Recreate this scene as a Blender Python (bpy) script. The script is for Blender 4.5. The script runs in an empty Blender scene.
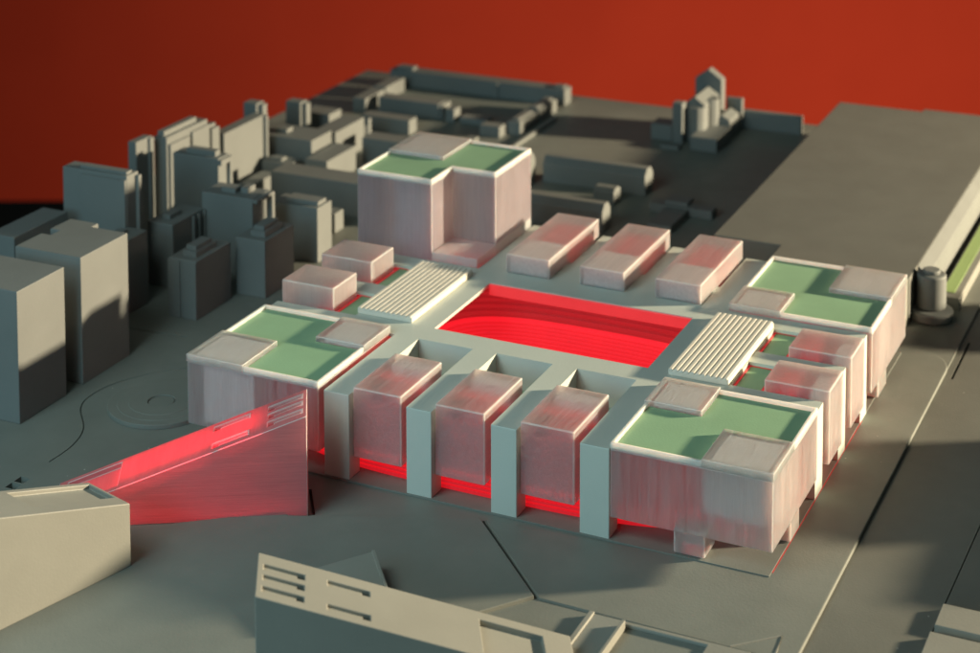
import bpy, bmesh, math, random
from mathutils import Vector, Matrix
random.seed(7)
S = 0.1                      # one layout unit = 10 cm of the display model
scene = bpy.context.scene
col = scene.collection

# ------------------------------------------------------------------ camera
cam_d = bpy.data.cameras.new('camera'); cam = bpy.data.objects.new('camera', cam_d); col.objects.link(cam)
yaw, pitch, roll = 0.43400, 0.08609, -0.0018
Fw = Vector((-math.sin(yaw)*math.cos(pitch), math.cos(yaw)*math.cos(pitch), -math.sin(pitch)))
Rt = Vector((math.cos(yaw), math.sin(yaw), 0)); Up = Rt.cross(Fw)
Rt, Up = Rt*math.cos(roll)+Up*math.sin(roll), Up*math.cos(roll)-Rt*math.sin(roll)
M4 = Matrix((Rt, Up, -Fw)).transposed().to_4x4()
M4.translation = Vector((14.3171, -28.5103, 14.5728))*S
cam.matrix_world = M4
cam_d.sensor_width = 36; cam_d.lens = 68.453
cam_d.shift_y = -0.5953
cam_d.clip_start = 0.05; cam_d.clip_end = 100
cam_d.dof.use_dof = True; cam_d.dof.focus_distance = 29.2*S; cam_d.dof.aperture_fstop = 3.6
scene.camera = cam

# ------------------------------------------------------------------ room light
world = bpy.data.worlds.new('World'); scene.world = world; world.use_nodes = True
bg = world.node_tree.nodes['Background']
bg.inputs['Color'].default_value = (0.62, 0.82, 0.76, 1); bg.inputs['Strength'].default_value = 0.06
def aim(o, target):
    d = Vector(target)*S - o.location
    o.rotation_euler = d.to_track_quat('-Z', 'Y').to_euler()
def lamp(name, kind, loc, target, power, color, **kw):
    d = bpy.data.lights.new(name, kind); o = bpy.data.objects.new(name, d); col.objects.link(o)
    o.location = Vector(loc)*S; d.energy = power; d.color = color
    for k, v in kw.items(): setattr(d, k, v)
    aim(o, target); return o
# warm key lamp, low on the right, hard edged
lamp('key_spot', 'SPOT', (54.7, 28.5, 12.1), (-1, 2, 0.8), 4600, (1.0, 0.82, 0.56), shadow_soft_size=0.17, spot_size=math.radians(40), spot_blend=0.5)
# large cool window-like source, front left
lamp('cool_fill', 'AREA', (-7, -40, 15), (0, 2, 1), 44, (0.40, 0.82, 1.0), shape='RECTANGLE', size=2.2, size_y=1.4)
# soft overhead panel above the near edge of the model
lamp('overhead_softbox', 'AREA', (-5.0, -15, 16), (3.5, -1.0, 1.0), 15.0, (0.80, 1.0, 0.96), shape='RECTANGLE', size=0.9, size_y=0.9)
# lamp on the red backdrop
lamp('backdrop_spot', 'SPOT', (13, 24, -13), (-4, 66, -15), 690, (1.0, 0.84, 0.66), shadow_soft_size=0.2, spot_size=math.radians(150), spot_blend=1.0)

scene.view_settings.view_transform = 'Standard'; scene.view_settings.look = 'None'
scene.view_settings.exposure = 0; scene.view_settings.gamma = 1
scene.cycles.use_denoising = True
scene.cycles.max_bounces = 10; scene.cycles.transmission_bounces = 8; scene.cycles.diffuse_bounces = 4
scene.cycles.sample_clamp_indirect = 4

# ------------------------------------------------------------------ materials
def new_mat(name):
    m = bpy.data.materials.new(name); m.use_nodes = True
    nt = m.node_tree; p = nt.nodes['Principled BSDF']
    return m, nt, p
def texco(nt, scale):
    tc = nt.nodes.new('ShaderNodeTexCoord'); mp = nt.nodes.new('ShaderNodeMapping')
    mp.inputs['Scale'].default_value = scale; nt.links.new(tc.outputs['Object'], mp.inputs['Vector'])
    return mp.outputs['Vector']
def noise(nt, vec, scale, detail=4, rough=0.55):
    n = nt.nodes.new('ShaderNodeTexNoise'); n.inputs['Scale'].default_value = scale
    n.inputs['Detail'].default_value = detail; n.inputs['Roughness'].default_value = rough
    nt.links.new(vec, n.inputs['Vector']); return n.outputs['Fac']
def ramp(nt, fac, stops):
    r = nt.nodes.new('ShaderNodeValToRGB'); e = r.color_ramp.elements
    e[0].position, e[0].color = stops[0][0], stops[0][1]+(1,)
    e[1].position, e[1].color = stops[-1][0], stops[-1][1]+(1,)
    for p, c in stops[1:-1]:
        x = e.new(p); x.color = c+(1,)
    nt.links.new(fac, r.inputs['Fac']); return r.outputs['Color']
def bump(nt, h, strength, dist):
    b = nt.nodes.new('ShaderNodeBump'); b.inputs['Strength'].default_value = strength; b.inputs['Distance'].default_value = dist
    nt.links.new(h, b.inputs['Height']); return b.outputs['Normal']
def mixc(nt, fac, a, b, mode='MIX'):
    m = nt.nodes.new('ShaderNodeMix'); m.data_type = 'RGBA'; m.blend_type = mode
    if isinstance(fac, float): m.inputs[0].default_value = fac
    else: nt.links.new(fac, m.inputs[0])
    for s, v in ((m.inputs[6], a), (m.inputs[7], b)):
        if isinstance(v, tuple): s.default_value = v+(1,)
        else: nt.links.new(v, s)
    return m.outputs[2]
def paint(name, c, rough=0.55, var=0.10, dust=0.0, spec=0.35):
    m, nt, p = new_mat(name)
    v = texco(nt, (1, 1, 1))
    lo = tuple(x*(1-var) for x in c); hi = tuple(min(1, x*(1+var)) for x in c)
    base = ramp(nt, noise(nt, v, 9, 6), [(0.3, lo), (0.7, hi)])
    if dust:
        vo = nt.nodes.new('ShaderNodeTexVoronoi'); vo.inputs['Scale'].default_value = 22
        nt.links.new(v, vo.inputs['Vector'])
        sp = ramp(nt, vo.outputs['Distance'], [(0.025, (1, 1, 1)), (0.04, (0, 0, 0))])
        sel = ramp(nt, noise(nt, v, 14, 2), [(0.55, (0, 0, 0)), (0.60, (dust,)*3)])
        mm = nt.nodes.new('ShaderNodeMath'); mm.operation = 'MULTIPLY'
        nt.links.new(sp, mm.inputs[0]); nt.links.new(sel, mm.inputs[1])
        base = mixc(nt, mm.outputs[0], base, (0.62, 0.60, 0.54))
    nt.links.new(base, p.inputs['Base Color'])
    rr = nt.nodes.new('ShaderNodeMapRange'); rr.inputs[3].default_value = rough-0.10; rr.inputs[4].default_value = rough+0.12
    nt.links.new(noise(nt, v, 30, 5), rr.inputs[0]); nt.links.new(rr.outputs[0], p.inputs['Roughness'])
    p.inputs['Specular IOR Level'].default_value = spec
    nt.links.new(bump(nt, noise(nt, v, 260, 3), 0.12, 0.002), p.inputs['Normal'])
    return m
GREY = paint('grey_city_paint', (0.178, 0.190, 0.184), 0.60, 0.06)
GREY2 = paint('grey_ramp_paint', (0.262, 0.264, 0.236), 0.50, 0.05, dust=0.25)
GROUND = paint('grey_board_paint', (0.200, 0.212, 0.192), 0.50, 0.07, dust=0.8, spec=0.2)
GROUND2 = paint('grey_road_paint', (0.160, 0.164, 0.146), 0.52, 0.07, dust=0.6, spec=0.2)
ROOFGREY = paint('grey_hall_paint', (0.158, 0.162, 0.146), 0.60, 0.06)
DECK = paint('pale_deck_paint', (0.56, 0.61, 0.56), 0.42, 0.03)
CREAM = paint('cream_canopy_paint', (0.72, 0.69, 0.61), 0.5, 0.03)
LAWN = paint('green_lawn_film', (0.29, 0.475, 0.295), 0.55, 0.06)
LAWN2 = paint('light_green_lawn_film', (0.30, 0.42, 0.17), 0.6, 0.06)
BLACK = paint('black_floor_cloth', (0.004, 0.004, 0.004), 0.9, 0.1)

def resin_mat(name, tint, axis_scale, clear=0.5, grain=0.35, rough=0.58, thin=False):
    """frosted printed resin: scattering body mixed with rough refraction, print grain in colour and relief"""
    m, nt, p = new_mat(name)
    v = texco(nt, axis_scale)
    g = mixc(nt, 0.5, noise(nt, v, 22, 3, 0.6), noise(nt, v, 70, 4, 0.65))
    v2 = texco(nt, (1, 1, 1)); cl = noise(nt, v2, 14, 4)
    c1 = ramp(nt, g, [(0.34, tuple(x*(1-grain*0.75) for x in tint)), (0.62, tint)])
    c2 = mixc(nt, 0.35, c1, ramp(nt, cl, [(0.3, tuple(x*0.80 for x in tint)), (0.7, tint)]))
    nrm = bump(nt, g, 0.5, 0.0014)
    p.inputs['Transmission Weight'].default_value = 1.0; p.inputs['IOR'].default_value = 1.22
    p.inputs['Roughness'].default_value = rough
    nt.links.new(c2, p.inputs['Base Color']); nt.links.new(nrm, p.inputs['Normal'])
    if thin:
        df = nt.nodes.new('ShaderNodeBsdfDiffuse'); tl = nt.nodes.new('ShaderNodeBsdfTranslucent')
        for n in (df, tl): nt.links.new(c2, n.inputs['Color']); nt.links.new(nrm, n.inputs['Normal'])
        a = nt.nodes.new('ShaderNodeMixShader'); a.inputs[0].default_value = 0.55
        nt.links.new(df.outputs[0], a.inputs[1]); nt.links.new(tl.outputs[0], a.inputs[2])
        gl = nt.nodes.new('ShaderNodeBsdfGlossy'); gl.inputs['Roughness'].default_value = 0.35; gl.inputs['Color'].default_value = (1, 1, 1, 1)
        nt.links.new(nrm, gl.inputs['Normal'])
        b = nt.nodes.new('ShaderNodeMixShader'); b.inputs[0].default_value = clear
        nt.links.new(a.outputs[0], b.inputs[1]); nt.links.new(gl.outputs[0], b.inputs[2])
    else:
        q = nt.nodes.new('ShaderNodeBsdfPrincipled')
        q.inputs['Subsurface Weight'].default_value = 1.0; q.inputs['Subsurface Radius'].default_value = (1.0, 0.75, 0.70)
        q.inputs['Subsurface Scale'].default_value = 0.022; q.inputs['Roughness'].default_value = 0.42
        q.inputs['Specular IOR Level'].default_value = 0.4
        nt.links.new(c2, q.inputs['Base Color']); nt.links.new(nrm, q.inputs['Normal'])
        b = nt.nodes.new('ShaderNodeMixShader'); b.inputs[0].default_value = clear
        mr = nt.nodes.new('ShaderNodeMapRange'); mr.inputs[1].default_value = 0.35; mr.inputs[2].default_value = 0.65
        mr.inputs[3].default_value = clear-0.14; mr.inputs[4].default_value = clear+0.14
        nt.links.new(g, mr.inputs[0]); nt.links.new(mr.outputs[0], b.inputs[0])
        nt.links.new(q.outputs[0], b.inputs[1]); nt.links.new(p.outputs[0], b.inputs[2])
    nt.links.new(b.outputs[0], nt.nodes['Material Output'].inputs['Surface'])
    return m
RT = (0.87, 0.77, 0.77)
RES_Z = resin_mat('frosted_resin_upright_grain', RT, (6, 6, 0.25), 0.72)        # streaks run up the walls
RES_Y = resin_mat('frosted_resin_long_grain', RT, (7, 0.22, 7), 0.70)           # streaks run along the depth
RES_H = resin_mat('frosted_resin_layered', (0.80, 0.66, 0.65), (0.25, 0.25, 8), 0.5, 0.45)     # horizontal print layers
RES_T = resin_mat('frosted_resin_tall_tower', (0.68, 0.59, 0.64), (6, 6, 0.25), 0.68, 0.45)
RES_R = resin_mat('frosted_resin_ramp', (0.74, 0.36, 0.38), (0.25, 0.25, 8), 0.05, 0.28, thin=True)
RES_E = resin_mat('frosted_resin_edge', (0.86, 0.79, 0.77), (2, 2, 2), 0.42, 0.1, 0.5)
RES_C = resin_mat('frosted_resin_clear', (0.90, 0.86, 0.84), (5, 0.4, 5), 0.74, 0.14, 0.28)
RIM = resin_mat('frosted_resin_rim', (0.88, 0.83, 0.76), (2, 2, 2), 0.10, 0.08)
def core_mat():
    m, nt, p = new_mat('milky_resin_core')
    v = texco(nt, (6, 6, 0.4))
    nt.links.new(ramp(nt, noise(nt, v, 40, 4), [(0.3, (0.80, 0.76, 0.74)), (0.7, (0.88, 0.85, 0.83))]), p.inputs['Base Color'])
    p.inputs['Roughness'].default_value = 0.6
    return m
CORE = core_mat()
def red_mat(name, base, emit, strength, rough=0.35):
    m, nt, p = new_mat(name)
    v = texco(nt, (1, 1, 1))
    nt.links.new(ramp(nt, noise(nt, v, 24, 4), [(0.3, tuple(x*0.85 for x in base)), (0.7, base)]), p.inputs['Base Color'])
    p.inputs['Roughness'].default_value = rough
    p.inputs['Emission Color'].default_value = emit+(1,); p.inputs['Emission Strength'].default_value = strength
    return m
RED_GLOW = red_mat('lit_red_acrylic', (0.65, 0.03, 0.04), (1.0, 0.02, 0.035), 0.62)
RED_WALL = red_mat('lit_red_facade', (0.55, 0.02, 0.03), (1.0, 0.012, 0.022), 0.46, 0.5)
RED_DIM = red_mat('red_acrylic', (0.50, 0.045, 0.05), (1.0, 0.03, 0.04), 0.30)
RED_UP = red_mat('red_upper_facade', (0.60, 0.10, 0.10), (1.0, 0.03, 0.04), 0.07, 0.6)
RED_EDGE = red_mat('red_edge_reflection', (0.5, 0.03, 0.04), (1.0, 0.02, 0.03), 0.16)  # emissive red, stands in for the reflection along the base plate edge
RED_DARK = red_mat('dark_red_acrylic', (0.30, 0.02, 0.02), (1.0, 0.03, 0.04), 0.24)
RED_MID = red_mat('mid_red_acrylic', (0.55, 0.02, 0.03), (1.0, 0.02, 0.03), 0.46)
RED_LINER = red_mat('red_acrylic_liner', (0.60, 0.06, 0.06), (1.0, 0.05, 0.06), 0.42, 0.25)
ADDED_GLOW = red_mat('added_red_glow', (0.5, 0.02, 0.02), (1.0, 0.04, 0.07), 0.42)
LED2 = red_mat('red_led_panel_ramp', (0.5, 0.02, 0.02), (1.0, 0.008, 0.03), 5.0)
LED4 = red_mat('mid_red_led_panel', (0.6, 0.05, 0.06), (1.0, 0.01, 0.03), 1.1)
ADDED_GLOW_DIM = red_mat('added_dim_red_glow', (0.6, 0.10, 0.10), (1.0, 0.05, 0.07), 0.12)
def backdrop_mat():
    m, nt, p = new_mat('red_backdrop_paper')
    v = texco(nt, (1, 1, 1))
    nt.links.new(ramp(nt, noise(nt, v, 1.5, 3), [(0.3, (0.50, 0.044, 0.018)), (0.7, (0.54, 0.049, 0.020))]), p.inputs['Base Color'])
    p.inputs['Roughness'].default_value = 0.9; p.inputs['Specular IOR Level'].default_value = 0.1
    return m
BACK = backdrop_mat()

# ------------------------------------------------------------------ mesh helpers
class MB:
    def __init__(s): s.v = []; s.f = []
    def add(s, verts, faces):
        o = len(s.v); s.v += [tuple(p) for p in verts]; s.f += [tuple(i+o for i in f) for f in faces]; return s
    def box(s, x0, x1, y0, y1, z0, z1):
        return s.prism([(x0, y0), (x1, y0), (x1, y1), (x0, y1)], z0, z1)
    def prism(s, poly, z0, z1):
        n = len(poly)
        zt = z1 if callable(z1) else (lambda x, y: z1)
        vs = [(x, y, z0) for x, y in poly]+[(x, y, zt(x, y)) for x, y in poly]
        fs = [tuple(reversed(range(n))), tuple(range(n, 2*n))]+[(i, (i+1) % n, n+(i+1) % n, n+i) for i in range(n)]
        return s.add(vs, fs)
    def cells(s, xs, ys, top, bottom):
        """extruded grid: top(i,j) gives the height of a cell or None where the cell is open"""
        nx, ny = len(xs)-1, len(ys)-1
        T = {(i, j): top(i, j) for i in range(nx) for j in range(ny)}
        g = lambda i, j: T.get((i, j))
        for i in range(nx):
            for j in range(ny):
                t = g(i, j)
                if t is None: continue
                a, b, c, d = xs[i], xs[i+1], ys[j], ys[j+1]
                s.add([(a, c, t), (b, c, t), (b, d, t), (a, d, t)], [(0, 1, 2, 3)])
                s.add([(a, c, bottom), (b, c, bottom), (b, d, bottom), (a, d, bottom)], [(3, 2, 1, 0)])
                for (di, dj, p, q) in ((-1, 0, (a, d), (a, c)), (1, 0, (b, c), (b, d)), (0, -1, (a, c), (b, c)), (0, 1, (b, d), (a, d))):
                    o = g(i+di, j+dj); lo = bottom if o is None else o
                    if lo < t-1e-6:
                        s.add([(p[0], p[1], lo), (q[0], q[1], lo), (q[0], q[1], t), (p[0], p[1], t)], [(0, 1, 2, 3)])
        return s
    def ring(s, outer, inner, z0, z1):
        n = len(outer)
        vs = [(x, y, z0) for x, y in outer]+[(x, y, z1) for x, y in outer]+[(x, y, z0) for x, y in inner]+[(x, y, z1) for x, y in inner]
        fs = []
        for i in range(n):
            k = (i+1) % n
            fs += [(i, k, n+k, n+i), (2*n+k, 2*n+i, 3*n+i, 3*n+k), (n+i, n+k, 3*n+k, 3*n+i), (k, i, 2*n+i, 2*n+k)]
        return s.add(vs, fs)
    def build(s, name, mat, parent=None, bevel=0.012, merge=True, fn=None, smooth=False, edge=None):
        me = bpy.data.meshes.new(name)
        org = Vector((0, 0, 0))
        p = parent
        while p is not None:
            org += p.location; p = p.parent
        vs = [fn(*q) for q in s.v] if fn else s.v
        me.from_pydata([tuple(Vector(q)*S-org) for q in vs], [], s.f)
        bm = bmesh.new(); bm.from_mesh(me)
        if merge: bmesh.ops.remove_doubles(bm, verts=bm.verts, dist=1e-6)
        bmesh.ops.recalc_face_normals(bm, faces=bm.faces)
        bm.to_mesh(me); bm.free()
        if smooth:
            for f in me.polygons: f.use_smooth = True
        me.materials.append(mat)
        o = bpy.data.objects.new(name, me); col.objects.link(o); o.parent = parent
        if bevel:
            b = o.modifiers.new('edge', 'BEVEL'); b.width = bevel*S; b.segments = 2; b.limit_method = 'ANGLE'; b.angle_limit = math.radians(35)
            edge = edge or (RES_E if mat.name.startswith('frosted_resin') and mat is not RIM else None)
            if edge: me.materials.append(edge); b.material = 1
        return o
def thing(name, label, cat, loc, group=None):
    o = bpy.data.objects.new(name, None); col.objects.link(o); o.empty_display_size = 0.02
    o.location = Vector(loc)*S; o['label'] = label; o['category'] = cat
    if group: o['group'] = group
    return o
def structure(o): o['kind'] = 'structure'; return o
def lab(o, text): o['label'] = text; return o
def circle(cx, cy, r, n=48): return [(cx+r*math.cos(2*math.pi*i/n), cy+r*math.sin(2*math.pi*i/n)) for i in range(n)]
def superell(cx, cy, a, b, n, k=128):
    out = []
    for i in range(k):
        t = 2*math.pi*i/k; c, s_ = math.cos(t), math.sin(t)
        out.append((cx+a*math.copysign(abs(c)**(2/n), c), cy+b*math.copysign(abs(s_)**(2/n), s_)))
    return out
def strip(path, w):
    """closed outline of a path of width w"""
    L, R_ = [], []
    for i, p in enumerate(path):
        a = Vector(path[max(0, i-1)]); b = Vector(path[min(len(path)-1, i+1)]); d = (b-a).normalized()
        nrm = Vector((-d.y, d.x))*w/2
        L.append((p[0]+nrm.x, p[1]+nrm.y)); R_.append((p[0]-nrm.x, p[1]-nrm.y))
    return R_+L[::-1]
def smooth_path(pts, n=6):
    out = []
    for i in range(len(pts)-1):
        p0, p1, p2, p3 = (Vector(pts[max(0, min(len(pts)-1, k))]) for k in (i-1, i, i+1, i+2))
        for k in range(n):
            t = k/n
            out.append(tuple(0.5*((2*p1)+(p2-p0)*t+(2*p0-5*p1+4*p2-p3)*t*t+(3*p1-p0-3*p2+p3)*t**3)))
    return out+[tuple(pts[-1])]
def carve(obj, cutter_mb):
    """cut real grooves into a slab"""
    c = cutter_mb.build('cutter', BLACK, None, bevel=0)
    m = obj.modifiers.new('cut', 'BOOLEAN'); m.object = c; m.operation = 'DIFFERENCE'; m.solver = 'EXACT'
    bpy.context.view_layer.update()
    dg = bpy.context.evaluated_depsgraph_get()
    me = bpy.data.meshes.new_from_object(obj.evaluated_get(dg))
    obj.modifiers.clear(); obj.data = me
    bpy.data.objects.remove(c)

# ------------------------------------------------------------------ setting: backdrop, floor, board
h = 1.454                                        # top of the deck
fwd = Vector((Fw.x, Fw.y, 0)).normalized(); rgt = Vector((fwd.y, -fwd.x, 0))
cxy = Vector((14.3171, -28.5103, 0))
def wpt(depth, side, z): q = cxy+fwd*depth+rgt*side; return (q.x, q.y, z)
mb = MB()
mb.add([wpt(100, -75, -19.3), wpt(100, 75, -19.3), wpt(100, 75, 30), wpt(100, -75, 30),
        wpt(100.6, -75, -19.3), wpt(100.6, 75, -19.3), wpt(100.6, 75, 30), wpt(100.6, -75, 30)],
       [(0, 1, 2, 3), (7, 6, 5, 4), (0, 4, 5, 1), (3, 2, 6, 7), (0, 3, 7, 4), (1, 5, 6, 2)])
structure(mb.build('backdrop', BACK, bevel=0))
structure(MB().box(-140, 140, -60, 150, -22.4, -22).build('floor', BLACK, bevel=0))
structure(MB().box(-11.6, 20, -17, 19.2, -22, -0.62).build('display_plinth', BLACK, bevel=0))

# left and middle ground of the board, with its engraved grooves
ground = MB().box(-12.1, 7.92, -17.5, 19.7, -0.6, 0.0).build('ground', GROUND, bevel=0)
cut = MB()
cut.prism(strip(smooth_path([(-4.6, -0.2), (-4.95, -0.42), (-5.49, -1.0), (-5.79, -1.61), (-5.85, -2.18), (-5.69, -2.64), (-5.16, -3.26), (-4.94, -3.86), (-4.92, -4.5)]), 0.024), -0.05, 0.1)
cut.prism(strip([(-7.1, 0.66), (-5.76, 0.78)], 0.04), -0.05, 0.1)
cut.box(-5.02, -4.83, -5.50, -5.33, -0.2, 0.1); cut.box(-5.02, -4.83, -5.28, -5.1, -0.2, 0.1)
cut.prism(strip([(-0.50, -3.5), (-0.02, -4.2)], 0.05), -0.12, 0.1)
cut.prism(strip([(2.47, -3.27), (4.12, -4.96)], 0.055), -0.2, 0.1)
carve(ground, cut); structure(ground)
# road on the right lies one step lower
road = MB().box(7.92, 20.5, -17.5, 19.7, -0.6, -0.035).build('road', GROUND2, bevel=0)
cut = MB(); cut.prism(strip([(8.07, 5.1), (8.06, 6.9)], 0.05), -0.11, 0.1)
cut.prism(strip([(9.55, 2.2), (9.52, -0.13), (9.44, -4.0), (9.4, -6.5)], 0.018), -0.07, 0.1)
carve(road, cut); structure(road)
# plaza plate around the stadium with a rounded far corner
arc = [(7.93-0.75+0.75*math.cos(a), 5.33+0.75*math.sin(a)) for a in [math.radians(t) for t in range(0, 91, 9)]]
plaza = MB().prism([(4.15, -4.97), (7.93, -5.03)]+arc+[(5.5, 6.1), (5.5, -3.0), (2.50, -3.24)], -0.3, 0.022).build('plaza', GROUND, bevel=0.02)
structure(plaza)
structure(MB().prism([(7.93, -14), (7.93, -5.06), (4.17, -5.03), (3.3, -6.2), (3.3, -14)], -0.3, 0.020).build('front_pavement', GROUND, bevel=0.012))
# apron plate in front, cut off along a slanting edge
structure(MB().prism([(-2.30, -5.80), (-0.41, -4.33), (-0.33, -4.47), (2.44, -3.30), (4.09, -4.99), (3.2, -6.15), (3.2, -14), (-9, -14), (-9, -7.6)], -0.3, 0.060).build('apron', GROUND, bevel=0.012))
structure(MB().box(9.47, 11.5, -3.35, -2.74, -0.2, 0.06).build('pavement', GREY2, bevel=0.01))
structure(MB().box(9.45, 11.5, -5.6, -3.55, -0.2, 0.07).build('pavement', GREY2, bevel=0.01))
# lawn planter beside the hall
pl = thing('lawn_planter', 'long raised strip of light green lawn with cream wall beside the large hall', 'planter', (7.4, 8.4, 0))
MB().box(7.16, 7.58, 8.35, 19.5, 0, 0.24).build('wall', GREY2, pl)
MB().box(7.19, 7.44, 8.6, 19.4, 0.2, 0.25).build('lawn', LAWN2, pl, 0.004)
# round stepped plaza
rp = thing('round_terrace', 'low round stepped terrace with a small hole at its centre', 'terrace', (-4.45, -1.95, 0))
MB().ring(circle(-4.45, -1.95, 0.95), circle(-4.45, -1.95, 0.70), 0, 0.085).build('step', GROUND, rp, 0.012)
MB().ring(circle(-4.45, -1.95, 0.78), circle(-4.45, -1.95, 0.45), 0, 0.092).build('step', GROUND, rp, 0.012)
MB().ring(circle(-4.45, -1.95, 0.58), circle(-4.45, -1.95, 0.24), 0, 0.099).build('step', GROUND, rp, 0.012)
MB().prism(circle(-4.45, -1.95, 0.225), 0, 0.085).build('centre_disc', GROUND, rp, 0.01)

# ------------------------------------------------------------------ stadium model
st = thing('stadium_model', 'large translucent pink and pale green stadium model with red glowing bowl', 'stadium', (2, 1.3, 0))
bp = MB().box(-3.2, 7.0, -3.04, 5.75, 0.0, 0.034).build('base_plate', GROUND, st, 0.004)
lab(MB().box(7.003, 7.018, -2.9, 2.6, 0.0, 0.025).build('edge_strip', RED_EDGE, bp, 0), 'thin glowing strip standing in for the red reflection along the plate edge')

PX = [-3.15, -2.05, -1.55, -0.512, -0.046, 0.0, 1.0, 1.446, 2.49, 2.93, 3.99, 4.0, 4.475, 5.46, 6.0, 6.98]
PY_ = [-3.012, -2.66, -0.52, -0.06, 0.0, 0.95, 1.41, 2.35, 2.47, 2.93, 3.95, 5.25, 5.6]
def deck_top(i, j):
    x = (PX[i]+PX[i+1])/2; y = (PY_[j]+PY_[j+1])/2
    inx = lambda a, b: a < x < b
    iny = lambda a, b: a < y < b
    if inx(0, 4) and iny(0, 2.35): return None
    if iny(-3.02, -2.66) or iny(5.25, 5.7): return None
    slotx = inx(-0.046, 1.0) or inx(1.446, 2.49) or inx(2.93, 3.99)
    if slotx and (y < -0.52 or y > 3.95): return None
    sloty = iny(-0.06, 0.95) or iny(1.41, 2.47)
    if sloty and (x > 5.46 or x < -1.55): return None
    if (x < -0.512 or x > 4.475) and (y < -0.52 or y > 2.93): return None
    return h
deck = MB().cells(PX, PY_, deck_top, h-0.06).build('deck', DECK, st, 0)
lab(deck, 'pale green flat roof deck with rectangular opening')
def pillar(x0, x1, y0, y1, front):
    o = MB().box(x0, x1, y0, y1, 0, h).build('pillar', DECK, deck, 0)
    bm = bmesh.new(); bm.from_mesh(o.data)
    org = st.location
    tgt = {'y0': (1, y0), 'y1': (1, y1), 'x0': (0, x0), 'x1': (0, x1)}[front]
    es = [e for e in bm.edges if all(abs(v.co[tgt[0]]+org[tgt[0]]-tgt[1]*S) < 1e-5 for v in e.verts)]
    bmesh.ops.bevel(bm, geom=es, offset=0.012*S, segments=2, affect='EDGES', profile=0.5)
    bm.to_mesh(o.data); bm.free(); return o
beams = [(-0.512, -0.046), (1.0, 1.446), (2.49, 2.93), (3.99, 4.475)]
for a, b in beams:
    pillar(a, b, -3.012, -2.66, 'y0')
    pillar(a, b, 5.25, 5.6, 'y1')
    MB().box(a+0.003, b-0.003, -2.66, -0.52, 0.85, h-0.06).build('beam', DECK, deck, 0)
    MB().box(a+0.003, b-0.003, 3.95, 5.25, 0.85, h-0.06).build('beam', DECK, deck, 0)
for a, b in ((-0.51, -0.06), (0.95, 1.41), (2.47, 2.92)):
    for xa, xb, fr in ((6.98, 7.005, 'x1'), (-3.18, -3.15, 'x0')):
        MB().box(xa, xb, a, b, 0.0, h-0.001).build('pillar', DECK, deck, 0)
    MB().box(6.7, 6.98, a+0.003, b-0.003, 0, h-0.06).build('pillar', DECK, deck, 0)
    MB().box(-3.15, -2.8, a+0.003, b-0.003, 0, h-0.06).build('pillar', DECK, deck, 0)
for a, b in ((-0.046, 1.0), (1.446, 2.49), (2.93, 3.99)):         # wall closing each front slot, and the garden behind the block
    MB().box(a-0.02, b+0.02, -0.517, -0.45, 0.8, h-0.062).build('slot_wall', DECK, deck, 0)
    MB().box(a, b, -1.6, -0.52, 0.80, 0.88).build('garden', LAWN, deck, 0)
for a, b in ((-0.06, 0.95), (1.41, 2.47)):
    MB().box(5.44, 5.98, a, b, 1.30, 1.375).build('garden', LAWN, deck, 0)
    MB().box(-2.03, -1.53, a, b, 1.30, 1.375).build('garden', LAWN, deck, 0)
    MB().box(5.462, 5.50, a+0.01, b-0.01, 1.376, 1.392).build('garden_edge', RED_DIM, deck, 0.004)
    MB().box(-2.02, -1.98, a+0.01, b-0.01, 1.376, 1.392).build('garden_edge', RED_DIM, deck, 0.004)
    MB().box(5.93, 5.97, a+0.01, b-0.01, 1.376, 1.392).build('garden_edge', RED_DIM, deck, 0.004)

# bowl: lit facade, liner of the opening, two tiers of terraces
bowl = MB().ring(superell(2, 1.28, 4.72, 3.90, 3.6), superell(2, 1.28, 4.6, 3.8, 3.6), 0.035, 0.372).build('bowl', RED_WALL, st, 0)
lab(bowl, 'glowing red stadium bowl')
MB().ring(superell(2, 1.28, 4.70, 3.88, 3.6), superell(2, 1.28, 4.6, 3.8, 3.6), 0.374, 1.20).build('upper_facade', RED_UP, bowl, 0)
for k in range(4):
    z = 0.08+k*0.072
    MB().ring(superell(2, 1.28, 4.755, 3.935, 3.6), superell(2, 1.28, 4.70, 3.88, 3.6), z, z+0.035).build('facade_ridge', RED_WALL, bowl, 0)
for (x0, x1, y0, y1, zt) in ((0.0, 4.0, 2.30, 2.348, h-0.012), (3.97, 3.996, 0.02, 2.30, h-0.05), (0.03, 3.97, 0.003, 0.03, h-0.05)):
    MB().box(x0, x1, y0, y1, h-0.215, zt).build('liner', RED_LINER, bowl, 0.003)
def tier(d0, z0, d1, z1, n, mat, riser, name):
    m = MB(); k = 128; treads = []
    for r in range(n):
        t0, t1 = r/n, (r+1)/n
        da, db = d0+(d1-d0)*t0, d0+(d1-d0)*t1; za, zb = z0+(z1-z0)*t0, z0+(z1-z0)*t1
        A = superell(2, 1.2, da+1.13, da, 3.2, k); B = superell(2, 1.2, db+1.13, db, 3.2, k)
        vs = [(x, y, za) for x, y in A]+[(x, y, za) for x, y in B]+[(x, y, zb) for x, y in B]
        fs = []
        for i in range(k):
            q = (i+1) % k
            fs += [(i, q, k+q, k+i), (k+i, k+q, 2*k+q, 2*k+i)]
        m.add(vs, fs)
    o = m.build(name, mat, bowl, 0)
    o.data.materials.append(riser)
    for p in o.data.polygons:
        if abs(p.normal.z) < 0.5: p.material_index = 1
    return o
lab(tier(3.3, 1.23, 1.74, 0.64, 10, RED_DIM, RED_DARK, 'upper_tier'), 'dark red upper terraces')
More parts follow.
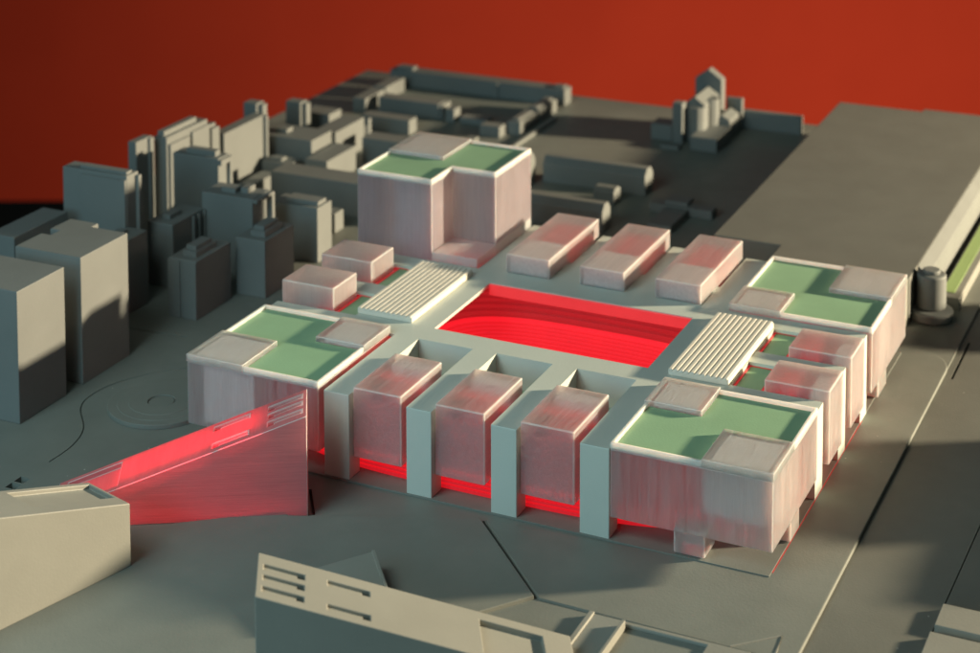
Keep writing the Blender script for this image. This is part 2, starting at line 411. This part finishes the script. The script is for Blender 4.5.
MB().ring(superell(2, 1.2, 2.88, 1.75, 3.2), superell(2, 1.2, 2.85, 1.72, 3.2), 0.59, 0.655).build('tier_lip', RED_GLOW, bowl, 0)
lab(tier(1.72, 0.60, 0.25, 0.06, 16, RED_GLOW, RED_MID, 'lower_tier'), 'bright red lower terraces')
MB().box(0.9, 3.1, 0.85, 1.55, 0.046, 0.09).build('pitch', RED_GLOW, bowl, 0)

# ribbed canopies left and right of the opening
def canopy(x0, x1, y0, y1, text):
    c = MB().box(x0, x1, y0, y1, h+0.003, 1.555).build('canopy', CREAM, st, 0.01); lab(c, text)
    n = 11; w = (x1-x0)/n
    for i in range(n):
        a = x0+w*i
        MB().box(a+w*0.08, a+w*0.80, y0-0.012, y1+0.012, 1.53, 1.574).build('rib', CREAM, c, 0.012)
canopy(4.40, 5.44, -0.12, 2.50, 'cream ribbed canopy on the right of the opening')
canopy(-1.56, -0.46, 0.03, 2.55, 'cream ribbed canopy on the left of the opening')

# corner towers -----------------------------------------------------
def tower(name, x0, x1, y0, y1, z0, zr, boxes, legs, cores, text):
    """translucent body, rim, sunken lawn, rooftop boxes on two corners, legs"""
    t = MB().box(x0, x1, y0, y1, z0, zr-0.10).build(name, RES_Z, st, 0.014); lab(t, text)
    w = 0.055
    m = MB(); xs = [x0, x0+w, x1-w, x1]; ys = [y0, y0+w, y1-w, y1]
    m.cells(xs, ys, lambda i, j: None if (i == 1 and j == 1) else zr, zr-0.098)
    m.build('roof_rim', RIM, t, 0.01)
    def rect(b): return b
    lx = sorted(set([x0+w+0.002, x1-w-0.002]+[v for b in boxes for v in (b[0], b[1]) if x0+w < v < x1-w]))
    ly = sorted(set([y0+w+0.002, y1-w-0.002]+[v for b in boxes for v in (b[2], b[3]) if y0+w < v < y1-w]))
    def lawn(i, j):
        x, y = (lx[i]+lx[i+1])/2, (ly[j]+ly[j+1])/2
        return None if any(b[0] < x < b[1] and b[2] < y < b[3] for b in boxes) else zr-0.060
    MB().cells(lx, ly, lawn, zr-0.095).build('lawn', LAWN, t, 0)
    for b in boxes:
        k = MB().box(b[0], b[1], b[2], b[3], zr-0.097, zr+0.035).build('rooftop_box', RES_C, t, 0.012)
        MB().box(b[0]+0.12, b[1]-0.12, b[2]+0.12, b[3]-0.12, zr-0.09, zr-0.02).build('inner_block', CORE, t, 0.01)
    for l in legs: MB().box(*l, 0.045, z0+0.05).build('leg', RES_C, t, 0.03)
    for c in cores: MB().box(*c, z0+0.03, zr-0.13).build('core', CORE, t, 0.02)
    return t
HT, HB = 1.562, 0.383
W1, W2 = 1.12, 0.96
# near right
tower('corner_tower', 4.49, 7.04, -3.012, -0.525, HB, HT, [(7.055-W1, 7.055, -3.025, -3.025+W1), (4.475, 4.475+W2, -0.51-W2, -0.51)],
      [(5.5, 6.0, -3.0, -2.5), (6.55, 7.03, -2.0, -1.5)], [(5.75, 6.75, -2.25, -1.1)], 'square translucent corner tower on two legs, nearest the camera')
# left
tower('corner_tower', -3.165, -0.615, -3.012, -0.525, HB, HT, [(-3.18, -3.18+W1, -3.025, -3.025+W1), (-0.60-W2, -0.60, -0.51-W2, -0.51)],
      [(-1.9, -1.4, -2.9, -2.4)], [(-2.9, -1.9, -2.9, -1.6)], 'square translucent corner tower behind the red ramp')
# far right
tower('corner_tower', 4.49, 7.09, 2.945, 5.66, HB, HT, [(7.105-W1-0.05, 7.105, 5.675-W1-0.15, 5.675), (4.475, 4.475+W2, 2.93, 2.93+W2)],
      [(6.55, 7.07, 3.55, 4.2)], [(6.3, 6.95, 3.7, 4.6)], 'square translucent corner tower beside the round turret')
# tall far left tower, notched in plan
TX0, TX1, TY0, TY1, TXN, TYN, TT = -3.165, -0.58, 2.95, 5.60, -1.52, 3.86, 3.05
tp = [(TX0, TY0), (TXN, TY0), (TXN, TYN), (TX1, TYN), (TX1, TY1), (TX0, TY1)]
tt = MB().prism(tp, HB, TT-0.10).build('tall_tower', RES_T, st, 0.014); lab(tt, 'tall notched translucent tower with green roof')
ti = [(TX0+.055, TY0+.055), (TXN-.055, TY0+.055), (TXN-.055, TYN+.055), (TX1-.055, TYN+.055), (TX1-.055, TY1-.055), (TX0+.055, TY1-.055)]
MB().ring(tp, ti, TT-0.098, TT).build('roof_rim', RIM, tt, 0.008)
bx = (TX0-0.012, TX0+1.24, TY1-1.33, TY1+0.012)
MB().prism([(TX0+.057, TY0+.057), (TXN-.057, TY0+.057), (TXN-.057, TYN+.057), (TX1-.057, TYN+.057), (TX1-.057, TY1-.057), (bx[1], TY1-.057), (bx[1], bx[2]), (TX0+.057, bx[2])], TT-0.095, TT-0.05).build('lawn', LAWN, tt, 0)
MB().box(*bx, TT-0.097, TT+0.03).build('rooftop_box', RES_C, tt, 0.012)
MB().box(bx[0]+.12, bx[1]-.12, bx[2]+.12, bx[3]-.12, TT-0.09, TT-0.02).build('inner_block', CORE, tt, 0.01)
MB().box(TXN+0.004, TX1+0.03, TY0-0.02, TYN-0.004, HB, h+0.17).build('plinth', RES_E, tt, 0.014)
MB().box(TX1+0.002, TX1+0.032, TYN, TY1-0.1, HB, h+0.17).build('plinth', RES_E, tt, 0.006)
MB().box(-2.6, -1.9, 3.6, 5.1, HB+0.05, TT-0.2).build('core', CORE, tt, 0.02)

# side blocks -----------------------------------------------------
def block(x0, x1, y0, y1, z0, z1, mat, text, core=None):
    b = MB().box(x0, x1, y0, y1, z0, z1).build('side_block', mat, st, 0.022); lab(b, text)
    if core: MB().box(*core).build('core', CORE, b, 0.012)
nth = ['left', 'middle', 'right']
for i, (a, b) in enumerate(((-0.038, 0.845), (1.455, 2.325), (2.94, 3.85))):
    block(a, b, -2.89, -1.40, 0.365, 1.54, RES_Y, nth[i]+' of the three translucent blocks along the front',
          (a+0.1, b-0.1, -1.75, -1.46, 0.5, 1.44))
for i, (a, b) in enumerate(((0.055, 0.955), (1.565, 2.46), (3.06, 3.95))):
    block(a, b, 2.94, 5.50, h+0.004, 1.83, RES_Y, nth[i]+' of the three translucent blocks along the back', (a+0.07, b-0.07, 2.99, 3.95, h+0.02, 1.77))
    MB().box(a+0.05, b-0.05, 3.99, 5.45, 0.40, h).build('block_root', RES_Z, deck, 0.012)
for i, (a, b) in enumerate(((0.05, 0.93), (1.49, 2.39))):
    block(5.99, 7.085, a, b, 0.365, 1.60, RES_Z, ('nearer', 'farther')[i]+' of the two translucent blocks on the right side', (6.72, 7.0, a+0.12, b-0.12, 0.5, 1.42))
    block(-3.13, -2.04, a-0.04, b-0.05, 0.365, 1.84, RES_Z, ('nearer', 'farther')[i]+' of the two translucent blocks on the left side')
# glowing red panels added inside the blocks to turn their tops pink
for a, b in ((-0.038, 0.845), (1.455, 2.325), (2.94, 3.85)):
    MB().box(a+0.12, b-0.12, -2.55, -1.85, 0.98, 1.0).build('glow_panel', ADDED_GLOW_DIM, bowl, 0)
for a, b in ((0.05, 0.93), (1.49, 2.39)):
    MB().box(6.06, 6.66, a+0.1, b-0.1, 0.85, 0.87).build('glow_panel', ADDED_GLOW, bowl, 0)
    MB().box(-2.75, -2.2, a+0.06, b-0.15, 1.10, 1.12).build('glow_panel', ADDED_GLOW_DIM, bowl, 0)
for a, b in ((0.055, 0.955), (1.565, 2.46), (3.06, 3.95)):
    MB().box(a+0.06, b-0.06, 4.0, 5.42, h+0.03, h+0.05).build('glow_panel', ADDED_GLOW_DIM, bowl, 0)

# ------------------------------------------------------------------ ramp models
def ramp_mesh(fn, parent, mat, low, high, L, wid, wells):
    us = sorted(set([0, L]+[v for w_ in wells for v in w_[:2]]+[w_[4] for w_ in wells if w_[4]]))
    vs = sorted(set([0, wid]+[v for w_ in wells for v in w_[2:4]]))
    def top(i, j):
        u, v = (us[i]+us[i+1])/2, (vs[j]+vs[j+1])/2
        for (u0, u1, v0, v1, us_, d0, d1) in wells:
            if u0 < u < u1 and v0 < v < v1: return 10-(d1 if (us_ and u > us_) else d0)
        return 10
    m = MB().cells(us, vs, top, 0)
    def place(u, v, z):
        if z > 1: z = high+(low-high)*u/L-(10-z)
        return fn(u, v, z)
    return m.build('body', mat, parent, 0.012, fn=place)
wells = [(0.08, 0.62, 0.70, 0.84, 0.52, 0.05, 0.22), (0.08, 0.62, 0.44, 0.58, 0.52, 0.05, 0.22), (0.08, 0.62, 0.16, 0.30, 0.52, 0.05, 0.22),
         (0.92, 1.48, 0.72, 0.86, 1.38, 0.05, 0.22), (0.92, 1.48, 0.14, 0.28, 1.38, 0.05, 0.22), (2.95, 3.80, 0.12, 0.90, None, 0.09, 0.09)]
a30 = math.radians(30)
du, dv = Vector((-math.cos(a30), -math.sin(a30), 0)), Vector((-math.sin(a30), math.cos(a30), 0))
r1 = thing('ramp_model', 'red glowing translucent wedge ramp with slotted sloping top', 'ramp', (-0.07, -4.30, 0), 'wedge shaped ramps around the stadium')
o1 = Vector((-0.07, -4.30, 0))
ramp_mesh(lambda u, v, z: tuple(o1+du*u+dv*v+Vector((0, 0, z))), r1, RES_R, 0.24, 1.64, 3.95, 1.0, wells)
led_xy = lambda u, v: tuple((o1+du*u+dv*v)[:2])
m = MB()
p4 = [led_xy(0.8, 0.36), led_xy(3.85, 0.30), led_xy(3.85, 0.92), led_xy(0.8, 0.92)][::-1]
ztop = lambda x, y: 1.64-1.40*((Vector((x, y, 0))-o1).dot(du))/3.95-(0.18+0.12*(3.95-(Vector((x, y, 0))-o1).dot(du))/3.95)
m.add([(x, y, ztop(x, y)-0.02) for x, y in p4]+[(x, y, ztop(x, y)) for x, y in p4], [(3, 2, 1, 0), (4, 5, 6, 7)]+[(k, (k+1) % 4, 4+(k+1) % 4, 4+k) for k in range(4)])
m.build('glow_panel', LED4, r1, 0)
slope = math.atan2(1.40, 3.95)
lc = o1+du*2.25+dv*0.58
ll = lamp('ramp_led', 'AREA', (lc.x, lc.y, ztop(lc.x, lc.y)+0.02), (lc.x, lc.y, 9), 0.21, (1.0, 0.006, 0.025), shape='RECTANGLE', size=0.33, size_y=0.062)
nz = Vector((math.sin(slope)*du.x, math.sin(slope)*du.y, math.cos(slope)))
xa = Vector((math.cos(slope)*du.x, math.cos(slope)*du.y, -math.sin(slope))); za = -nz; ya = za.cross(xa)
ll.rotation_euler = Matrix((xa, ya, za)).transposed().to_euler()
MB().prism([led_xy(u, v) for u, v in ((0.15, 0.16), (3.7, 0.16), (3.7, 0.24), (0.15, 0.24))][::-1], 0.0, 0.02).build('glow_panel', LED2, r1, 0)
for w_ in wells[:5]:                                            # pale bars standing in for light caught on the slot walls
    m = MB()
    for (ua, ub, va, vb) in ((w_[0], w_[1], w_[3], w_[3]+0.022), (w_[0]-0.022, w_[0], w_[2], w_[3]+0.022)):
        q4 = [(led_xy(u, v), u) for u, v in ((ua, va), (ub, va), (ub, vb), (ua, vb))]
        zz = lambda u: 1.64-1.40*u/3.95
        m.add([(p_[0], p_[1], zz(u)-0.045) for p_, u in q4]+[(p_[0], p_[1], zz(u)+0.010) for p_, u in q4], [(3, 2, 1, 0), (4, 5, 6, 7)]+[(k, (k+1) % 4, 4+(k+1) % 4, 4+k) for k in range(4)])
    m.build('slot_highlight', RIM, r1, 0)
r2 = thing('ramp_model', 'grey wedge ramp with slotted sunlit top in the foreground', 'ramp', (1.95, -9.07, 0.06), 'wedge shaped ramps around the stadium')
a32 = math.radians(29.5)
du2, dv2 = Vector((math.cos(a32), math.sin(a32), 0)), Vector((-math.sin(a32), math.cos(a32), 0))
o2 = Vector((1.96, -9.06, 0))
ramp_mesh(lambda u, v, z: tuple(o2+du2*u+dv2*v+Vector((0, 0, max(z, 0.06)))), r2, GREY2, 0.26, 1.64, 4.2, 1.09, wells)
r3 = thing('ramp_model', 'pale grey ramp with a broad sunlit side, cut by the left edge', 'ramp', (-1.66, -6.74, 0.06), 'wedge shaped ramps around the stadium')
du3 = Vector((-0.28, -0.96, 0)).normalized(); dv3 = Vector((-0.96, 0.28, 0)).normalized()
o3 = Vector((-1.66, -6.74, 0))
ramp_mesh(lambda u, v, z: tuple(o3+du3*u+dv3*v+Vector((0, 0, max(z, 0.06)))), r3, GREY2, 2.25, 1.02, 4.2, 1.0, [(0.06, 1.5, 0.30, 0.90, None, 0.07, 0.07)])
r4 = thing('stair_wedge', 'small grey triangular slab poking out behind the slotted foreground ramp', 'slab', (1.7, -5.9, 0.06))
MB().prism([(1.0, -6.2), (1.9, -7.0), (2.62, -6.55), (1.68, -5.38)], 0.06, lambda x, y: 0.30+0.06*(y+6.6)).build('body', GREY2, r4, 0.012)
MB().prism(strip([(1.69, -5.40), (2.63, -6.55)], 0.05), 0.06, lambda x, y: 0.335+0.06*(y+6.6)).build('lip', GREY2, r4, 0.008)
# sunken stair well in the front pavement
fw = thing('stair_well', 'rectangular well with raised grey kerb at the bottom edge, right of the slotted ramp', 'stair well', (6, -5.8, 0.02))
m = MB(); m.cells([4.98, 5.06, 5.55, 6.75, 7.35], [-7.5, -7.2, -5.16, -5.08], lambda i, j: None if (i == 2 and j == 1) else (0.07 if i != 0 else 0.10), 0.018)
m.build('kerb', GREY2, fw, 0.012)
MB().box(5.52, 5.57, -7.2, -5.2, 0.02, 0.16).build('side_wall', GREY2, fw, 0.008)
MB().prism(strip([(7.02, -5.0), (7.60, -4.45), (7.64, -4.9), (7.4, -5.3)], 0.03), 0.0, 0.034).build('kerb_line', GREY2, fw, 0.004)

# ------------------------------------------------------------------ hall and turret
hl = thing('hall_model', 'very large low flat grey hall filling the far right', 'hall', (4.7, 13, 0))
MB().prism([(2.55, 7.97), (4.0, 7.97), (4.0, 7.2), (6.82, 7.2), (6.82, 19.2), (4.6, 19.2), (4.6, 18.95), (2.45, 18.95)], 0, 0.93).build('body', ROOFGREY, hl, 0.02)
MB().prism([(6.82, 8.0), (7.02, 8.0), (7.02, 19.2), (6.82, 19.2)], 0, lambda x, y: 0.928 if x < 6.9 else 0.74).build('sloped_side', GREY, hl, 0.012)
MB().box(6.70, 6.80, 7.0, 7.19, 0, 0.95).build('corner_post', GREY2, hl, 0.01)
tu = thing('turret_model', 'round grey turret on a wide disc beside the large hall', 'turret', (7.2, 7.7, 0))
MB().prism(circle(7.16, 7.72, 0.43, 56), 0, 0.21).build('base_disc', GREY, tu, 0.05)
tb = MB().prism(circle(7.14, 7.78, 0.29, 56), 0.21, 0.90).build('drum', GREY, tu, 0.04)
MB().prism(circle(7.14, 7.78, 0.17, 40), 0.90, 0.98).build('cap', GREY, tb, 0.02)

# ------------------------------------------------------------------ city
CITY = 'grey model buildings of the city'
def building(label, x0, x1, y0, y1, z, roof=(), poly=None, name='model_building', ribs=(), gable=0.0, group=CITY, mat=None):
    mat = mat or GREY
    t = thing(name, label, 'building', ((x0+x1)/2, (y0+y1)/2, 0), group)
    if gable:
        ym = (y0+y1)/2; i = (y1-y0)*0.28
        prof = [(y0, 0), (y0, z-gable), (y0+i, z), (y1-i, z), (y1, z-gable), (y1, 0)]
        n = len(prof)
        vs = [(x0, a, b) for a, b in prof]+[(x1, a, b) for a, b in prof]
        fs = [tuple(range(n)), tuple(reversed(range(n, 2*n)))]+[(k, n+k, n+(k+1) % n, (k+1) % n) for k in range(n)]
        body = MB().add(vs, fs).build('body', mat, t, 0.012)
    else:
        body = MB().prism(poly or [(x0, y0), (x1, y0), (x1, y1), (x0, y1)], 0, z).build('body', mat, t, 0.016)
    for (a, b, c, d, e, f) in roof: MB().box(a, b, c, d, e-0.002, f).build('roof_box', mat, t, 0.010)
    for (a, b, c, d, e, f) in ribs: MB().box(a, b, c, d, e, f).build('wall_rib', mat, t, 0.008)
    return t
# big blocks on the left
building('tall grey block with sunlit side, nearest of the left row', -7.76, -6.26, -3.6, -2.29, 2.372)
building('tall grey block with notched roof, second of the left row', -7.74, -6.26, -1.82, -0.2, 2.376,
         poly=[(-7.74, -1.82), (-6.26, -1.82), (-6.26, -0.38), (-7.08, -0.38), (-7.08, -0.18), (-7.74, -0.18), (-7.74, -0.80), (-7.52, -0.80), (-7.52, -1.06), (-7.74, -1.06)])
building('long low-lying dark block at the far left edge', -9.72, -9.10, -0.2, 1.48, 1.80)
building('broad blue-shaded slab tower rising against the red backdrop at left', -9.5, -7.90, 1.86, 2.26, 2.58,
         roof=((-9.1, -7.95, 1.93, 2.12, 2.58, 2.64),), ribs=((-7.902, -7.82, 2.16, 2.26, 0, 2.52), (-9.0, -7.91, 1.80, 1.862, 0, 2.50)))
building('dark block wedged behind the notched tall block, left of the finned block', -7.95, -7.45, 1.1, 1.9, 1.52, roof=((-7.9, -7.7, 1.2, 1.6, 1.52, 1.6),))
building('small front block with a stepped roof box and groove in its front', -6.70, -6.04, 1.55, 2.8, 1.19,
         roof=((-6.48, -6.15, 1.72, 2.45, 1.19, 1.31), (-6.44, -6.2, 1.8, 2.35, 1.31, 1.40)), ribs=((-6.70, -6.42, 1.52, 1.56, 0, 1.16), (-6.33, -6.04, 1.52, 1.56, 0, 1.16)))
building('dark block with stepped roof box left of the translucent blocks', -6.10, -5.40, 3.07, 4.22, 1.20,
         roof=((-5.85, -5.5, 3.25, 3.95, 1.20, 1.32), (-5.80, -5.55, 3.3, 3.85, 1.32, 1.42)))
building('block with finned side behind the grooved stepped block', -8.05, -7.42, 2.75, 3.96, 1.35, roof=((-7.85, -7.65, 3.0, 3.4, 1.35, 1.45),),
         ribs=((-7.422, -7.36, 3.86, 3.96, 0, 1.33), (-7.422, -7.37, 3.66, 3.73, 0, 1.30), (-7.422, -7.37, 3.46, 3.53, 0, 1.30)))
building('broad slab block with two small roof boxes and a lit corner rib', -7.48, -6.22, 3.92, 4.62, 1.70,
         roof=((-7.1, -6.75, 4.1, 4.4, 1.70, 1.80), (-6.68, -6.5, 4.2, 4.5, 1.70, 1.82)), ribs=((-6.222, -6.10, 4.52, 4.62, 0, 1.69), (-6.222, -6.10, 3.92, 4.52, 1.62, 1.69)))
building('block with fully sunlit right side left of the tall tower', -6.60, -5.43, 5.25, 5.87, 1.20, roof=((-6.3, -5.5, 5.4, 5.75, 1.20, 1.29),))
building('tall blue-shaded block with long roof box in the second row', -9.05, -7.86, 5.15, 5.60, 2.0,
         roof=((-8.75, -8.0, 5.25, 5.45, 2.0, 2.12),), ribs=((-7.862, -7.78, 5.50, 5.60, 0, 1.97), (-7.862, -7.78, 5.15, 5.5, 1.85, 1.97)))
building('narrow tower left end of the sunlit far row', -10.0, -9.78, 4.8, 5.4, 2.22, ribs=((-9.782, -9.72, 5.25, 5.4, 0, 2.2),))
building('long ridged slab with sunlit side against the red backdrop', -9.9, -9.56, 5.65, 7.3, 2.12,
         roof=((-9.84, -9.66, 5.7, 7.0, 2.12, 2.24),), ribs=((-9.562, -9.50, 5.72, 6.5, 0, 1.95), (-9.562, -9.50, 6.6, 7.3, 0, 2.0), (-9.502, -9.44, 5.85, 6.2, 0, 1.72)))
building('small stub at the right end of the long ridged slab', -9.8, -9.5, 7.4, 7.72, 1.85, roof=((-9.75, -9.6, 7.45, 7.7, 1.85, 1.93),))
building('long slab mostly in shadow ending in a lit fin', -9.82, -9.5, 7.9, 9.75, 1.60, ribs=((-9.502, -9.42, 9.65, 9.75, 0, 1.58),))
building('small cube tower behind the long shadowed slab', -10.2, -9.82, 9.85, 10.2, 1.78, ribs=((-9.822, -9.7, 9.95, 10.15, 0, 1.74),))
building('small cube tower standing alone against the red backdrop', -10.2, -9.76, 11.85, 12.2, 1.30, ribs=((-9.762, -9.64, 11.95, 12.15, 0, 1.26),))
building('wide blue-shaded block with one small box on its flat roof', -10.3, -8.47, 10.2, 11.2, 0.92, roof=((-9.7, -9.35, 10.5, 10.8, 0.92, 1.02),))
building('wide flat block in the shade behind the tall slab blocks', -9.4, -8.5, 6.9, 7.7, 0.42)
building('block with a large sunlit wall behind the tall tower', -9.05, -8.45, 11.35, 12.85, 0.82, ribs=((-8.452, -8.38, 12.95, 13.1, 0, 0.75),))
building('long thin slab with bright side left of the tall tower', -8.4, -7.78, 9.75, 11.2, 0.62)
building('wide low block directly left of the tall tower', -8.36, -4.3, 8.1, 8.85, 0.80)
building('box with sunlit end behind the wide block with one small roof box', -10.4, -9.55, 12.95, 13.6, 0.72)
building('small low shed in front of the long shadowed slab', -9.3, -8.9, 8.2, 9.3, 0.36)
building('low flat block left of the long thin slab with bright side', -9.4, -8.6, 9.4, 9.9, 0.55, roof=((-9.2, -8.9, 9.5, 9.75, 0.55, 0.62),))
building('dark low block between the two slab blocks of the second row', -8.6, -7.9, 6.2, 6.8, 0.75)
building('low bar behind the block with fully sunlit side', -7.3, -6.0, 7.0, 7.4, 0.45)
building('low block just behind the tall tower roof', -8.0, -5.2, 11.9, 12.5, 0.60)
# far quarter
building('long back wall block closing the far edge of the board', -10.72, -5.22, 18.55, 19.05, 0.46, roof=((-10.5, -10.0, 18.6, 18.9, 0.46, 0.56), (-5.6, -5.3, 18.65, 18.95, 0.46, 0.52)), ribs=((-7.35, -7.25, 18.48, 18.56, 0, 0.45),))
building('sunlit low row at the far left corner, running away', -10.35, -9.95, 15.65, 16.8, 0.40, ribs=())
building('sunlit low row at the far left corner, behind the first', -10.4, -10.0, 16.95, 18.1, 0.40)
building('low ridged row on the right of the far court, nearer half', -5.6, -5.22, 15.5, 16.6, 0.36, roof=((-5.5, -5.3, 15.6, 16.5, 0.36, 0.42),))
building('low ridged row on the right of the far court, farther half', -5.6, -5.22, 16.75, 18.0, 0.36, roof=((-5.5, -5.3, 16.8, 17.9, 0.36, 0.42),))
building('blue-shaded bar with sunlit end across the far court', -9.7, -7.85, 15.95, 16.4, 0.42, ribs=((-7.852, -7.75, 16.0, 16.5, 0, 0.40),))
building('narrow sunlit stub inside the far court', -7.6, -7.33, 15.85, 16.25, 0.36)
building('low flat shed inside the far court', -7.2, -6.4, 15.9, 16.3, 0.16)
building('low bar with sunlit end in front of the far court', -9.35, -7.9, 14.3, 14.75, 0.40)
building('low blue block at the near right corner of the far court', -6.2, -5.62, 15.05, 15.45, 0.30)
building('tiny sunlit stub behind the tall tower', -6.0, -5.72, 13.65, 14.0, 0.34)
building('flat shed left of the low bar before the far court', -9.9, -9.0, 13.9, 14.2, 0.22)
building('low lit kerb wall running away behind the tall tower', -5.0, -4.88, 13.2, 17.2, 0.10, group=None, name='model_wall')
# gabled sheds right of the tall tower
building('long hip-roofed shed, farther of the pair', -3.2, -0.55, 12.3, 12.85, 0.62, gable=0.16, name='model_shed')
building('long hip-roofed shed right behind the translucent back blocks', -2.9, -0.55, 9.52, 10.02, 0.62, gable=0.16, name='model_shed')
building('small hip-roofed box between the two long sheds', -1.5, -0.98, 11.35, 11.8, 0.38, gable=0.08, name='model_shed')
building('steep sunlit gable end beside the tall tower', -3.75, -3.35, 11.7, 12.2, 0.78, gable=0.2)
cr = thing('model_building', 'flat cross-shaped low building in the shaded yard', 'building', (0.65, 11.2, 0), CITY)
MB().box(-0.1, 1.42, 11.35, 11.72, 0, 0.20).build('body', GREY, cr, 0.012)
MB().box(0.30, 0.86, 10.1, 11.35, 0, 0.17).build('wing', GREY, cr, 0.012)
MB().box(0.25, 0.8, 11.45, 11.9, 0.19, 0.28).build('roof_box', GREY, cr, 0.01)
building('long low wall-like block behind the church', -0.1, 1.5, 18.62, 18.85, 0.48)
building('low flat block left of the church', -2.0, -1.42, 16.7, 17.3, 0.42)
building('tiny flat slab in front of the church', -1.5, -1.0, 16.0, 16.25, 0.10)
ch = thing('church_model', 'grey model church with tall gabled tower against the red backdrop', 'church', (-0.7, 17.4, 0))
def gable_block(x0, x1, y0, y1, z, g, axis, name, par):
    if axis == 'y':
        xm = (x0+x1)/2; prof = [(x0, 0), (x1, 0), (x1, z-g), (xm, z), (x0, z-g)]
        vs = [(a, y0, b) for a, b in prof]+[(a, y1, b) for a, b in prof]
    else:
        ym = (y0+y1)/2; prof = [(y0, 0), (y1, 0), (y1, z-g), (ym, z), (y0, z-g)]
        vs = [(x0, a, b) for a, b in prof]+[(x1, a, b) for a, b in prof]
    n = 5; fs = [tuple(range(n)), tuple(reversed(range(n, 2*n)))]+[(k, n+k, n+(k+1) % n, (k+1) % n) for k in range(n)]
    return MB().add(vs, fs).build(name, GREY, par, 0.012)
gable_block(-1.26, -0.52, 18.1, 18.4, 1.64, 0.26, 'y', 'tower', ch)
gable_block(-1.14, -0.60, 16.9, 18.1, 1.20, 0.20, 'y', 'nave', ch)
MB().box(-1.36, -1.08, 16.55, 16.85, 0, 1.08).build('front_tower', GREY, ch, 0.02)
MB().prism(circle(-0.80, 16.95, 0.24, 10), 0, 0.95).build('apse', GREY, ch, 0.02)
MB().prism(circle(-0.62, 17.5, 0.24, 10), 0, 1.05).build('apse', GREY, ch, 0.02)
MB().box(-0.75, -0.04, 16.2, 17.45, 0, 0.36).build('wing', GREY, ch, 0.014)
gable_block(-0.55, -0.1, 17.5, 18.3, 0.62, 0.12, 'y', 'chapel', ch)
MB().box(-0.5, -0.06, 18.45, 18.6, 0, 0.84).build('end_wall', GREY, ch, 0.02)

# unseen blocks added beyond the right edge to shade the road and turret
building('unseen low grey block added to shade the road and kerb, far beyond the right edge', 11.8, 12.6, 1.4, 4.4, 1.30)
building('unseen long lower grey block added to shade the road, beyond the right edge', 11.5, 12.3, -1.0, 1.2, 0.7)
building('unseen grey block added across the road to shade the round turret', 11.6, 12.4, 8.4, 10.4, 1.30)
